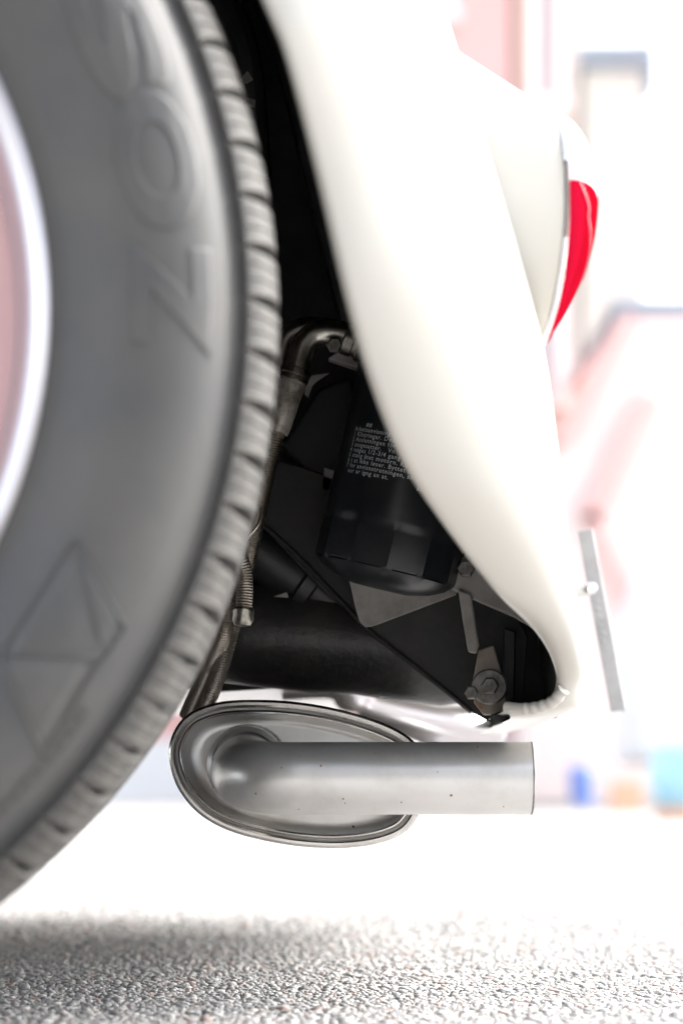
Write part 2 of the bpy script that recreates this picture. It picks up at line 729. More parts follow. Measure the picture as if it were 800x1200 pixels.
# ridge edges of the emblem
def emblem_edges():
    gg = Geo()

    def at(px, py):
        x, z = (px - 400) * WD / F, ZC + (HZ - py) * WD / F
        dx, dz = x - WO.x, z - WO.z
        r = math.hypot(dx, dz)
        return wheel_pt(r, math.atan2(-dz, dx), side_h(r) * k - 0.0008)
    for a, b in (((98, 640), (156, 742)), ((156, 742), (62, 885)), ((62, 885), (12, 772)), ((12, 772), (98, 640)), ((12, 772), (128, 776))):
        pts = [at(a[0] + (b[0] - a[0]) * i / 6, a[1] + (b[1] - a[1]) * i / 6) for i in range(7)]
        gg.add(tube(pts, 0.0009, 6, smooth_path=False))
    return gg.out()


obj("emblem_edge", emblem_edges(), M['rubber'], tyre)

def serration(th0, th1, n, r0, r1):
    gg = Geo()
    for i in range(n):
        th = th0 + (th1 - th0) * i / n
        c = [wheel_pt(r, th, side_h(r) * k - 0.0004) for r in (r0, r1)]
        gg.add(tube(c, 0.0006 + 0.0002 * (i % 3), 5, smooth_path=False))
    return gg.out()


for a_, b_, n_, r_, q_ in ((0.60, 0.80, 26, 0.3125, 0.3175),):
    o = obj("sidewall_rib", serration(a_, b_, n_, r_ * k, q_ * k), M['rubber'], tyre)
    o['kind'] = 'stuff'

# --- wheel disc and trim ring
def ring(profile, seg=160):
    rows = [[wheel_pt(r * k, 2 * math.pi * j / seg, h * k) for j in range(seg)] for r, h in profile]
    return grid(rows, close_u=True)


rim = obj("wheel_rim", ring([(0.240, 0.11), (0.236, 0.02), (0.232, 0.004), (0.226, 0.010), (0.214, 0.02), (0.206, 0.030), (0.190, 0.034), (0.165, 0.030), (0.140, 0.012), (0.118, 0.002),
                             (0.112, 0.006), (0.085, 0.008), (0.001, 0.010)]), M['wheel'], car)
obj("trim_ring", ring([(0.237, -0.002), (0.2425, -0.0145), (0.2418, -0.0185), (0.239, -0.0205), (0.234, -0.0185), (0.229, -0.011), (0.225, -0.004), (0.2225, 0.004), (0.2235, 0.012)]), M['trim'], rim)
obj("hub_cap", ring([(0.118, 0.004), (0.120, -0.004), (0.116, -0.012), (0.104, -0.022), (0.080, -0.034), (0.045, -0.042), (0.001, -0.045)]), M['chrome'], rim)

# --- rear fender
JD = 1.74
FR = [  # E: arch edge ; C: crown silhouette
    ((-1480, 640, 1.06), (-1660, 640, 1.26)),
    ((-1450, 300, 1.05), (-1640, 250, 1.26)),
    ((-1330, -20, 1.03), (-1530, -150, 1.27)),
    ((-1100, -270, 1.075), (-1250, -480, 1.28)),
    ((-800, -410, 1.075), (-880, -680, 1.29)),
    ((-520, -450, 1.062), (-500, -760, 1.30)),
    ((-250, -430, 1.062), (-150, -720, 1.30)),
    ((0, -360, 1.062), (120, -580, 1.29)),
    ((170, -240, 1.062), (320, -400, 1.28)),
    ((265, -120, 1.062), (445, -200, 1.27)),
    ((322, 0, 1.062), (503, -30, 1.26)),
    ((346, 60, 1.066), (524, 50, 1.26)),
    ((380, 190, 1.085), (566, 180, 1.26)),
    ((413, 330, 1.10), (609, 320, 1.26)),
    ((441, 430, 1.125), (637, 430, 1.27)),
    ((480, 530, 1.16), (652, 535, 1.29)),
    ((531, 612, 1.205), (663, 625, 1.31)),
    ((590, 690, 1.27), (674, 705, 1.34)),
    ((640, 745, 1.33), (682, 765, 1.37)),
    ((662, 790, 1.365), (686, 800, 1.39)),
    ((655, 821, 1.375), (676, 828, 1.40)),
    ((628, 833, 1.38), (636, 841, 1.41)),
    ((596, 837, 1.385), (596, 843, 1.41)),
]
NR = 150
Er = crp([P(*e) for e, c in FR], NR)
Cr = crp([P(*c) for e, c in FR], NR)


def fender_rows(off=0.0, lip=True):
    rows = []
    for i in range(NR):
        E, C = Er[i], Cr[i]
        v = C - E
        inp = np.array([v[0], 0, v[2]])
        L = np.linalg.norm(inp) + 1e-9
        n = inp / L
        row = []
        if lip:
            row += [E - n * 0.002 + np.array([0, 0.016, 0]), E - n * 0.0045 + np.array([0, 0.010, 0]), E - n * 0.0055 + np.array([0, 0.004, 0]), E - n * 0.003 + np.array([0, 0.0005, 0])]
        ns = 18
        for j in range(ns + 1):
            s = math.pi / 2 * j / ns
            q = E + inp * math.sin(s) + np.array([0, v[1], 0]) * (1 - math.cos(s))
            if off:
                # offset inwards (towards the wheel and away from the lens)
                a = math.sin(s) / L
                b = math.cos(s) / max(abs(v[1]), 1e-3)
                m_ = math.hypot(a, b)
                q = q - n * (off * a / m_) + np.array([0, off * b / m_, 0])
            row.append(q)
        nj = 8
        for j in range(1, nj + 1):
            t = j / nj
            q = C + np.array([0, (JD - C[1]) * t, 0]) + n * (0.012 * math.sin(t * math.pi / 2) if i > 3 else 0) * min(1, L / 0.05)
            if off:
                q = q - n * off
            row.append(q)
        rows.append(row)
    return rows


fender = obj("rear_fender", grid(fender_rows()), M['paint'], car, angle=60)
obj("fender_liner", grid(fender_rows(0.006, lip=False)), M['underseal'], fender, angle=60)

# --- tail lamp pod
LD = 1.285


def pxx(px, d):
    return (px - 400) * d / F


def pzz(py, d):
    return ZC + (HZ - py) * d / F


bez = crp([(640, 138, .01), (644, 147, .026), (651, 165, .040), (655, 187, .050), (657.5, 208, .0555), (660, 235, .0572), (660.5, 285, .0575), (656, 330, .054), (648, 368, .042), (640, 390, .026), (634, 402, .012)], 60)
apex = crp([(643, 136), (672, 158), (688, 188), (696, 218), (697, 250), (692, 290), (681, 326), (662, 365), (636, 402)], 60)


def bez_at(py):
    return float(np.interp(py, bez[:, 1], bez[:, 0])), float(np.interp(py, bez[:, 1], np.maximum(bez[:, 2], .006)))


def apex_at(py):
    return float(np.interp(py, apex[:, 1], apex[:, 0]))


def lens_rows(y0, y1, n, rib, tilt0, tilt1, m=15):
    rows = []
    for i in range(n):
        py = y0 + (y1 - y0) * i / (n - 1)
        bx, w = bez_at(py)
        tl = tilt0 + (tilt1 - tilt0) * i / (n - 1)
        ax_ = max(apex_at(min(py + tl * 27, 401)), bx + 2)
        row = []
        for j in range(m + 1):
            s = -math.pi / 2 + math.pi * j / m
            dep = LD + w * 0.94 * math.sin(s)
            cs = max(math.cos(s), 0) ** 0.8
            yy = py + tl * 27 * (max(math.cos(s), 0) ** 0.8)
            xb, xa = pxx(bx + 7, LD - w), pxx(ax_, LD)
            xx = xb + (max(xa, xb + .0015) - xb) * cs
            zz = pzz(yy, LD)
            if rib and 0 < i < n - 1:
                xx += 0.0007 * math.cos(math.pi * i)
            row.append((xx, dep, zz))
        rows.append(row)
    return rows


def pod_housing():
    rows = []
    n = 40
    nb = 14
    # loop at the bezel
    loop = []
    pys = np.linspace(138, 402, n)
    near = [(bez_at(y)[0], y, LD - bez_at(y)[1] - 0.002) for y in pys]
    far = [(bez_at(y)[0], y, LD + bez_at(y)[1] + 0.002) for y in pys[::-1]]
    for (px, py, dep) in near + far:
        loop.append((pxx(px, LD - abs(dep - LD)), dep, pzz(py, LD)))
    rows.append(loop)
    for q in range(1, nb + 1):
        t = q / nb
        row = []
        for (X, D, Z) in loop:
            f = (Z - pzz(402, LD)) / (pzz(138, LD) - pzz(402, LD))
            X2 = X - t * 0.085
            Z2 = Z + t * 0.056 * f ** 1.6
            D2 = D + (D - LD) * 0.12 * t
            row.append((X2, D2, Z2))
        rows.append(row)
    return grid(rows, close_u=True)


lampo = obj("tail_lamp", pod_housing(), M['paint'], car, angle=50)
# chrome bezel: a band round the loop
def bezel():
    n = 48
    pys = np.linspace(139, 402.5, n)
    rows = []
    for off, dx in ((0.0015, 0.0), (0.0035, 0.5), (0.0035, 4.2), (0.001, 6.0), (-0.003, 6.2)):
        row = []
        for sgn, seq in ((-1, pys), (1, pys[::-1])):
            for y in seq:
                bx, w = bez_at(y)
                row.append((pxx(bx + dx * 1.3, LD - w), LD + sgn * (w + off), pzz(y, LD)))
        rows.append(row)
    return grid(rows, close_u=True)


obj("chrome_bezel", bezel(), M['chrome'], lampo, angle=60)
obj("red_lens", grid(lens_rows(240, 398, 76, True, 0.1, 0.0)), M['red'], lampo, angle=80)
obj("pale_lens", grid(lens_rows(139, 239.6, 34, False, 0.1, 0.1)), M['clear'], lampo, angle=80)
cpts = []
for px, py in ((672, 226), (679, 240), (684, 254), (683, 264), (686, 280), (687, 298), (684, 316), (679, 332)):
    bx, w = bez_at(py - 12)
    xb, xa = pxx(bx + 7, LD - w), pxx(apex_at(py), LD)
    d0 = LD - w * 0.5
    c_ = min(0.98, max(0.05, (pxx(px, d0) - xb) / (xa - xb))) ** (1 / 0.8)
    cpts.append((pxx(px, d0) + 0.0006, LD - w * 0.94 * math.sqrt(1 - c_ * c_) - 0.0008, pzz(py, d0)))
obj("crack", tube(cpts, 0.0004, 5, 40), M['crack'], lampo)

# --- body shell behind the fender, engine bay panels
BC = 2.02


def body_shell():
    zs = [0.20, 0.24, 0.30, 0.38, 0.46, 0.54, 0.62, 0.70, 0.78, 0.86, 0.95, 1.05, 1.15, 1.25, 1.33, 1.38, 1.40]
    xr = [0.13, 0.15, 0.155, 0.15, 0.13, 0.10, 0.07, 0.03, -0.02, -0.08, -0.16, -0.28, -0.42, -0.60, -0.82, -1.05, -1.3]
    hw = [0.33, 0.34, 0.34, 0.34, 0.34, 0.35, 0.36, 0.40, 0.45, 0.52, 0.60, 0.62, 0.60, 0.57, 0.52, 0.45, 0.2]
    rows = []
    xf = -3.0
    n = 64
    for z, x1, w in zip(zs, xr, hw):
        row = []
        cx_, hx = (x1 + xf) / 2, (x1 - xf) / 2
        for i in range(n):
            th = 2 * math.pi * i / n
            c, s = math.cos(th), math.sin(th)
            ex = 0.32
            X = cx_ + hx * math.copysign(abs(c) ** ex, c)
            Y = w * math.copysign(abs(s) ** 0.45, s)
            row.append(Vector((0, BC, 0)) + CX * X + CY * Y + CZ * z)
        rows.append(row)
    v, f = grid(rows, close_u=True)
    f.append(tuple(range(n)))
    f.append(tuple(range((len(rows) - 1) * n, len(rows) * n)))
    return v, f


obj("body_shell", body_shell(), M['paint'], car, angle=50)

# black inner wing panel in front of the shell
# (its outline follows the inside of the fender crown)
low_px = [(-700, 700), (120, 780), (240, 812), (330, 806), (372, 802), (430, 806), (480, 808), (520, 818), (566, 834), (596, 845)]
poly = [P(px, py, 1.645) for px, py in low_px]
mid = Vector((wheel_c.x, 1.645, 0.30))
top_ = []
for i in range(NR - 16, 40, -3):
    n_ = Vector((Cr[i][0] - Er[i][0], 0, Cr[i][2] - Er[i][2])).normalized()
    top_.append(Vector((Cr[i][0], 1.645, Cr[i][2])) + n_ * 0.008)
poly += [q for q in top_ if q.z > 0.175 and q.x > poly[0].x + .01]
obj("inner_wing", prism(poly, CY * 0.004), M['underseal'], car, smooth=False)
# soft pressed ribs on the inner wing, seen beside the tyre
for a in (((300, -40, 1.60), (345, 90, 1.60), (372, 200, 1.60), (396, 300, 1.60), (420, 390, 1.60)), ((255, -20, 1.58), (285, 60, 1.585), (294, 130, 1.59), (300, 210, 1.60))):
    obj("panel_rib", tube([P(*p) for p in a], lambda t: 0.011, 10, 40), M['underseal'], car)
obj("wiring_clip", prism([P(282, 92, 1.5), P(290, 83, 1.5), P(296, 92, 1.5), P(288, 97, 1.5)], (0, .003, 0)), M['bracket'], car, smooth=False)
obj("wiring_clip", prism([P(282, 112, 1.5), P(299, 117, 1.5), P(298, 125, 1.5), P(290, 121, 1.5)], (0, .003, 0)), M['bracket'], car, smooth=False)

# engine tin plates
obj("engine_tin", prism([P(px, py, 1.56) for px, py in ((235, 560), (330, 540), (380, 556), (470, 600), (560, 640), (618, 745), (612, 835), (576, 848), (548, 832), (500, 792), (432, 738), (380, 694), (308, 618))], CY * 0.0025), M['tin'], car, smooth=False, bevel=0.0008)
# folded edge of the tin
obj("tin_edge", tube([P(px, py, 1.555) for px, py in ((300, 608), (345, 648), (400, 705), (432, 738), (480, 776), (520, 808), (552, 834))], 0.0017, 8), M['tin'], car)
# heater box and ducts in the dark behind
obj("heater_box", lathe([(0.001, -0.17), (0.03, -0.165), (0.036, -0.15), (0.038, -0.03), (0.036, 0), (0.038, .03), (0.038, .06), (0.032, .085), (0.001, .09)], P(420, 752, 1.60), Vector((1, 0, -0.10)), 40), M['underseal'], car)
obj("air_duct", lathe([(0.02, -0.05), (0.02, 0.02), (0.024, 0.022), (0.024, 0.03), (0.02, 0.032), (0.02, 0.08)], P(322, 660, 1.585), Vector((0.75, 0.1, -0.5)), 28), M['black'], car)
obj("duct_tab", prism([P(px, py, 1.57) for px, py in ((296, 722), (312, 702), (336, 694), (338, 700), (318, 722), (300, 734))], (0, .003, 0)), M['bracket'], car, smooth=False)
obj("engine_mount", prism([P(px, py, 1.57) for px, py in ((330, 520), (352, 486), (372, 455), (412, 440), (420, 470), (400, 560), (360, 560))], (0, .02, 0)), M['black'], car, smooth=False, bevel=0.003)
obj("cable_bracket", prism([P(px, py, 1.55) for px, py in ((357, 446), (366, 440), (386, 437), (372, 446), (366, 452), (361, 466), (357, 462))], (0, .002, 0)), M['bracket'], car, smooth=False)
obj("small_plate", prism([P(px, py, 1.56) for px, py in ((380, 548), (392, 552), (384, 576), (378, 572))], (0, .003, 0)), M['bracket'], car, smooth=False)

# --- oil filter
ax_f = Vector((math.sin(math.radians(13.5)), -0.06, math.cos(math.radians(13.5)))).normalized()
fo = P(449, 676, 1.50)
RF = 0.0462


def flats(th, h):
    n = 12
    if 0.004 < h < 0.0335:
        a = (th % (2 * math.pi / n)) - math.pi / n
        b_ = min(1, (0.0335 - h) / 0.005) if h > .02 else 1
        return 1 - b_ * (1 - 0.995 * math.cos(math.pi / n) / math.cos(a))
    return 1.0


fprof = [(0.001, -0.0085), (0.018, -0.008), (0.031, -0.005), (0.040, -0.001), (0.0448, 0.0035), (RF * .99, 0.0045), (RF, 0.006), (RF, 0.027), (RF, 0.030), (RF, 0.0325), (RF, 0.0355), (RF, 0.07), (RF, 0.118), (RF * 0.99, 0.121), (RF * 1.02, 0.122), (RF * 1.02, 0.127), (RF * 0.97, 0.129), (0.03, 0.13)]
filt = obj("oil_filter", lathe(fprof, fo, ax_f, 144, rmul=flats), M['filter'], car, angle=25)
obj("filter_mount", lathe([(0.044, 0.13), (0.05, 0.132), (0.05, 0.165), (0.03, 0.17)], fo, ax_f, 40), M['black'], car)

lines = ["##", "Arbetsanvisning: Skruva av det", "1 Klistringar. Dess filteret med", "2 Anslutningen för kontakt ytan",
         "3 ansgesatter.   Vn  dessan med", "4 ratges 1/2-3/4 gang runt. Fyll", "5 stang åtet motorn. Kontroller",
         "6 t at ikke løser. Byttet filterer", "7 for anvisnstrutningen, smor av", "  nur ar igng an at."]
gg = Geo()
a_, u_, w_ = frame(ax_f)
# direction on the filter facing the lens
tow = (-Vector((0, 1, 0)) + ax_f * ax_f.y).normalized()
side = tow.cross(ax_f).normalized()
if side.x < 0:
    side = -side
for i, s in enumerate(lines):
    v, f = text_mesh(s, 0.0039, 0.0, 0.0, 2, 0.00006, space=1.15)
    hh = 0.0872 - i * 0.0033
    vv = []
    for p in v:
        ang = (p[0] - 0.0455 + (0.010 if i == 0 else 0.0)) / RF
        vv.append(fo + ax_f * (hh + p[1]) + (tow * math.cos(ang) + side * math.sin(ang)) * (RF + 0.00018))
    gg.add((vv, f))
v, f = text_mesh("Öljyä tiiviste\nkäsin kiristää", 0.0039, 0, 0, 2, 0.00006)
vv = []
for p in v:
    ang = (p[0] + 0.0075) / RF
    vv.append(fo + ax_f * (0.0590 + p[1]) + (tow * math.cos(ang) + side * math.sin(ang)) * (RF + 0.00018))
gg.add((vv, f))
obj("filter_print", gg.out(), M['print'], filt, smooth=False, recalc=False)

# grey bracket plate under the filter
obj("filter_bracket", prism([P(px, py, 1.535) for px, py in ((408, 676), (416, 712), (421, 729), (428, 735), (436, 734), (534, 697), (540, 672), (470, 668))], CY * 0.0025), M['bracket'], car, smooth=False, bevel=0.0006)

# --- oil lines
obj("oil_elbow", tube([P(452, 412, 1.50), P(425, 402, 1.50), P(398, 391, 1.50), P(372, 391, 1.50), P(356, 404, 1.50), P(350, 422, 1.50), P(346, 440, 1.50)], 0.0082, 20, 48), M['zinc'], car)
elb = obj("oil_elbow", tube([P(430, 404, 1.535), P(390, 388, 1.535), P(356, 386, 1.535), P(336, 398, 1.535), P(330, 424, 1.535), P(326, 440, 1.535)], 0.0078, 20, 48), M['zinc'], car)
collar = Geo()
a0 = P(348, 432, 1.50)
dirv = (P(326, 505, 1.50) - P(347, 440, 1.50)).normalized()
obj("elbow_collar", lathe([(0.0085, 0), (0.0098, 0.0006), (0.0098, 0.0042), (0.0090, 0.005), (0.0096, 0.0056), (0.0096, 0.008), (0.0085, 0.0085)], a0, dirv, 28), M['zinc'], car)
obj("hose_ferrule", lathe([(0.0078, 0.006), (0.0084, 0.008), (0.0086, 0.012), (0.0082, 0.04), (0.0076, 0.043)], a0, dirv, 20), M['ferrule'], car)
obj("elbow_union", lathe([(0.0082, -0.004), (0.0102, -0.003), (0.0102, 0.003), (0.0092, 0.0035), (0.0092, 0.006), (0.0108, 0.0065), (0.0108, 0.014), (0.008, 0.016)], P(410, 399, 1.50), Vector((0.9, 0, -0.38)), 26), M['zinc'], car)
obj("union_nut", hexnut(P(391, 405, 1.49), Vector((0.1, -1, -0.1)), 0.0052, 0.006), M['zinc'], car)
obj("union_block", prism([P(px, py, 1.51) for px, py in ((384, 420), (400, 408), (440, 414), (452, 436), (420, 432))], (0, .012, 0)), M['bracket'], car, smooth=False, bevel=0.001)


def braided(points, r, pitch=0.0017):
    L = sum((Vector(points[i + 1]) - Vector(points[i])).length for i in range(len(points) - 1))
    nr = int(L / pitch)
    n = nr * 4

    def rad(t):
        return r * (1 + 0.055 * math.sin(t * nr * 2 * math.pi))
    return tube(points, rad, 12, n)


obj("braided_hose", braided([P(326, 502, 1.50), P(313, 548, 1.51), P(298, 618, 1.53), P(282, 690, 1.54), P(267, 750, 1.54), P(252, 800, 1.55), P(226, 856, 1.57)], 0.0058), M['braid'], car)
obj("braided_hose", braided([P(262, 640, 1.47), P(276, 645, 1.47), P(284, 662, 1.47), P(287, 690, 1.47), P(285, 722, 1.47)], 0.0052), M['braid'], car)
obj("braided_hose", braided([P(266, 690, 1.52), P(262, 740, 1.53), P(246, 780, 1.55), P(220, 840, 1.57)], 0.0060), M['braid'], car)
obj("hose_end", lathe([(0.0058, -0.002), (0.0070, -0.001), (0.0070, 0.001), (0.0066, 0.002), (0.0068, 0.006), (0.005, 0.009), (0.001, 0.010)], P(285, 716, 1.47), Vector((-0.05, 0, -1)), 24), M['zinc'], car)
obj("wire_loop", tube([P(285, 575, 1.5), P(298, 586, 1.5), P(306, 600, 1.5), P(302, 616, 1.5), P(288, 632, 1.5)], 0.0011, 8, 24), M['zinc'], car)

# --- bumper bracket and its bolts, in the tail of the fender
bk = obj("bumper_bracket", prism([P(px, py, 1.50) for px, py in ((560, 762), (578, 756), (588, 790), (594, 828), (584, 838), (566, 838), (555, 824), (553, 800), (556, 784))], CY * 0.005), M['rusty'], car, smooth=False, bevel=0.001)
obj("bracket_washer", lathe([(0.0005, -0.0026), (0.0105, -0.0025), (0.0115, -0.0015), (0.0115, 0.001)], P(573, 805, 1.50), CY, 32), M['bolt'], bk)
obj("bracket_bolt", hexnut(P(574, 804, 1.4965), -CY, 0.0058, 0.006), M['bolt'], bk)
obj("bracket_strut", prism([P(px, py, 1.495) for px, py in ((536, 690), (552, 696), (561, 756), (558, 766), (548, 764), (542, 730))], CY * 0.006), M['bracket'], car, smooth=False, bevel=0.0015)
arm = obj("bracket_arm", prism([P(px, py, 1.50) for px, py in ((528, 690), (534, 662), (546, 648), (556, 660), (566, 676), (596, 700), (650, 735), (640, 745), (600, 722), (560, 705))], CY * 0.008), M['bracket'], car, smooth=False, bevel=0.001)
obj("arm_bolt", hexnut(P(546, 667, 1.498), -CY, 0.0058, 0.006), M['bolt'], arm)
obj("side_bolt", hexnut(P(552, 812, 1.50), -CY, 0.0046, 0.005), M['bolt'], bk)
obj("rubber_stop", prism([P(px, py, 1.47) for px, py in ((573, 838), (604, 828), (604, 841), (576, 851))], CY * 0.02), M['black'], car, smooth=False, bevel=0.001)
obj("inner_strut", prism([P(px, py, 1.53) for px, py in ((590, 735), (604, 740), (602, 835), (588, 835))], CY * 0.01), M['black'], car, smooth=False, bevel=0.001)

# rolled end of the fender lip
obj("lip_fold", tube([P(592, 829, 1.39), P(610, 831, 1.385), P(630, 829, 1.38), P(648, 822, 1.375), P(660, 808, 1.37)], lambda t: 0.0036 + 0.00025 * math.sin(t * 46) * (1 if t > .3 else .2), 12, 60), M['paint'], fender)

# --- plate carrier seen end-on behind the tail
def carrier():
    d = 1.80
    top, bot = P(685, 621, d), P(724, 833, d)
    zax = (top - bot)
    h = zax.length
    zax.normalize()
    yax = CY
    xax = yax.cross(zax).normalized()
    c = (top + bot) / 2
    pl = obj("plate_carrier", box(c, 0.0118, 0.003, h, xax, yax, zax), M['plate'], car, smooth=False, bevel=0.001)
    obj("carrier_flange", box(c + xax * .0046 + yax * .022, 0.003, 0.04, h, xax, yax, zax), M['plate'], pl, smooth=False, bevel=0.0008)
    gg = Geo()
    for i in range(7):
        gg.add(lathe([(0.0016 + .0006 * (i % 3), -.0004), (0.0012, .0006), (0.0003, .001)], c - yax * .0016 + zax * (h * (-.16 + i * .045)) - xax * (.001 + .0007 * (i % 2)), -yax, 9))
    o = obj("pressed_relief", gg.out(), M['plate'], pl)
    o['kind'] = 'stuff'
    obj("carrier_rivet", lathe([(0.0055, 0), (0.005, 0.0025), (0.003, 0.004), (0.001, 0.0045)], c - xax * 0.004 - yax * 0.0015 + zax * (h * 0.18), -yax, 16), M['chrome'], pl)
    obj("carrier_stay", tube([c - xax * .004 + yax * 0.004 + zax * (h * .18), c - xax * 0.02 + yax * .004 + zax * (h * .18), c - xax * 0.065 + yax * .004 + zax * (h * .18)], 0.0045, 10, 12), M['white_metal'], pl)


carrier()

# --- silencer and tailpipe
SD = 1.49
out_px = [(198, 890), (202, 862), (220, 838), (255, 824), (300, 821), (350, 824), (400, 833), (448, 848), (480, 866), (495, 890), (497, 925), (490, 952), (474, 974), (448, 986), (415, 992), (378, 993), (330, 988), (275, 975), (236, 955), (210, 925)]
NO = 110
oc = cr([(x, y) for x, y in out_px], NO, closed=True)


def offs(dpx):
    t = np.roll(oc, -1, 0) - np.roll(oc, 1, 0)
    t /= np.linalg.norm(t, axis=1)[:, None]
    n = np.stack([-t[:, 1], t[:, 0]], 1)
    cen = oc.mean(0)
    sgn = np.sign(((oc - cen) * n).sum(1)).mean()
    return oc + n * (-sgn) * dpx     # positive = inwards


def ring_at(pts, depth):
    """outline drawn at SD, carried along CY to the given depth"""
    return [P(x, y, SD) + CY * (depth - SD) for x, y in pts]


cen = oc.mean(0)
rows = []
# rolled seam and pressed end cap
for dpx, dep in ((4, 0.016), (1.5, 0.014), (0, 0.010), (0, 0.004), (1.5, 0.0008), (4, 0), (6.5, 0.0012), (8.0, 0.0032), (9.2, 0.0038), (10.4, 0.0032), (12.0, 0.0012), (14.0, 0.0006), (16.8, 0.0028), (19, 0.008), (21, 0.0115), (23.5, 0.0128)):
    rows.append(ring_at(offs(dpx), SD + dep))
base = offs(23.5)
for s, dep in ((0.9, 0.0125), (0.7, 0.0115), (0.4, 0.0105), (0.1, 0.010)):
    rows.append(ring_at(cen + (base - cen) * s, SD + dep))
v, f = grid(rows, close_u=True)
f.append(tuple(range((len(rows) - 1) * NO, len(rows) * NO)))
muf = obj("silencer", (v, f), M['steel'], car, angle=60)
rim_path = ring_at(offs(3.6), SD + 0.0022)
obj("rolled_seam", tube(rim_path + rim_path[:1], 0.0026, 10, 220, caps=False), M['seam'], muf)
rim_path = ring_at(offs(13.2), SD + 0.0006)
obj("dish_ridge", tube(rim_path + rim_path[:1], 0.0013, 8, 220, caps=False), M['seam'], muf)
rows = []
for dpx, dep in ((5, 0.012), (6, 0.020), (5, 0.03), (5, 0.12), (5, 0.40), (6, 0.55), (10, 0.565), (24, 0.572)):
    rows.append(ring_at(offs(dpx), SD + dep))
v, f = grid(rows, close_u=True)
f.append(tuple(range((len(rows) - 1) * NO, len(rows) * NO)))
obj("silencer_body", (v, f), M['steel'], muf, angle=60)
tp = [P(288, 899, SD) + CY * .02, P(288, 902, 1.475), P(289, 906, 1.452), P(296, 909, 1.432), P(313, 911, 1.4195), P(338, 912, 1.416), P(370, 912, 1.416), P(430, 912, 1.416), P(500, 912, 1.416), P(560, 912, 1.416), P(622, 912, 1.416)]
PR = 0.0219
pipe = obj("tailpipe", tube(tp, PR, 48, 90, thick=0.0016), M['steel'], muf, angle=50)
obj("pipe_collar", lathe([(PR + 0.0002, 0.014), (PR + 0.0024, 0.012), (PR + 0.0036, 0.006), (PR + 0.003, 0.0), (PR, -0.002)], P(288, 897, SD) + CY * 0.0, CY, 48, full=False), M['steel'], muf)
# weld bead round the collar, scorched lip of the pipe, rust freckles
wb = []
for i in range(49):
    th = 2 * math.pi * i / 48
    c = P(288, 897, SD) + CY * 0.011
    wb.append(c + CX * ((PR + 0.0036) * math.cos(th)) + CZ * ((PR + 0.0036) * math.sin(th)))
obj("weld_bead", tube(wb, lambda t: 0.0012 + 0.00015 * math.sin(t * 260), 8, 200), M['zinc'], muf)
obj("pipe_lip", tube([P(622, 912, 1.416) + Vector((0, math.cos(2 * math.pi * i / 40) * (PR - .0006), math.sin(2 * math.pi * i / 40) * (PR - .0006))) for i in range(41)], 0.0009, 6, 82), M['bolt'], pipe)


def freckle(c, n, r):
    n = Vector(n).normalized()
    pr = []
    return lathe([(0.0001, 0.0004), (r * .45, 0.00035), (r * .75, 0.0)], c, n, 9, rmul=lambda th, h: 1 + .3 * math.sin(3 * th + c[0] * 900))


gg = Geo()
for px, py, r in ((528, 932, .0011), (470, 940, .0007), (402, 936, .0008), (300, 930, .0010), (376, 898, .0009), (404, 941, .0006), (560, 876, .0010), (350, 948, .0008), (440, 884, .0005), (590, 945, .0006), (512, 905, .0005), (330, 900, .0006)):
    dz = (912 - py) * 1.416 / F
    dz = max(-PR * .97, min(PR * .97, dz))
    dy = -math.sqrt(PR * PR - dz * dz)
    x = (px - 400) * 1.40 / F
    gg.add(freckle(Vector((x, 1.416 + dy, ZC + (HZ - 912) * 1.416 / F + dz)), (0, dy, dz), r))
obj("rust_freckle", gg.out(), M['rustspot'], pipe)['kind'] = 'stuff'
gg = Geo()
for px, py, r in ((412, 969, .0010), (430, 852, .0008), (345, 985, .0008), (300, 965, .0006), (455, 866, .0006), (375, 975, .0005), (262, 952, .0007)):
    gg.add(freckle(P(px, py, SD) + CY * 0.0118, -CY, r))
obj("soot_speck", gg.out(), M['soot'], muf)['kind'] = 'stuff'

# bright pipework further under the car
obj("exhaust_manifold", tube([P(330, 806, 1.84), P(380, 803, 1.84), P(402, 806, 1.84), P(430, 822, 1.86), P(480, 836, 1.88), P(540, 848, 1.9), P(580, 856, 1.92)], lambda t: 0.010 + 0.006 * math.exp(-((t - .28) / .06) ** 2), 16, 60), M['trim'], car)
obj("far_silencer", lathe([(0.001, -0.003), (0.012, 0), (0.017, 0.006), (0.018, 0.02), (0.018, 0.11), (0.010, 0.125), (0.001, 0.126)], P(590, 854, 1.98), Vector((-1, 0.05, 0.02)), 28), M['trim'], car)

# ------------------------------------------------------------------ street behind
def bmat(name, c, c2=None):
    return mat(name, c, rough=0.8, color2=c2 or tuple(x * .93 for x in c), scale2=0.8)


M['salmon'] = bmat("salmon_render", (0.72, 0.44, 0.41))  # veiling glare put into the colour: this red and both pinks are paled
M['palepink'] = bmat("glare_pink_render", (0.76, 0.62, 0.59))
M['sand'] = bmat("sand_render", (0.52, 0.49, 0.45))
M['greywall'] = bmat("grey_render", (0.62, 0.585, 0.545))
M['blush'] = bmat("blush_render", (0.78, 0.67, 0.64))
M['brick'] = bmat("brown_brick", (0.10, 0.088, 0.08), (0.135, 0.12, 0.11))
M['white'] = bmat("white_paint", (0.8, 0.8, 0.8))
M['slate'] = bmat("blue_grey_slate", (0.25, 0.28, 0.33))
M['glass'] = mat("window_glass", (0.34, 0.36, 0.38), rough=0.1, spec=0.8)
M['blue'] = mat("blue_plastic", (0.16, 0.25, 0.62), rough=0.4)
M['sky_blue'] = mat("light_blue_paint", (0.36, 0.62, 0.74), rough=0.3, coat=0.4)
M['tyreblack'] = mat("far_tyre", (0.03, 0.03, 0.03), rough=0.7)
M['orange'] = mat("orange_plastic", (0.72, 0.42, 0.28), rough=0.5)
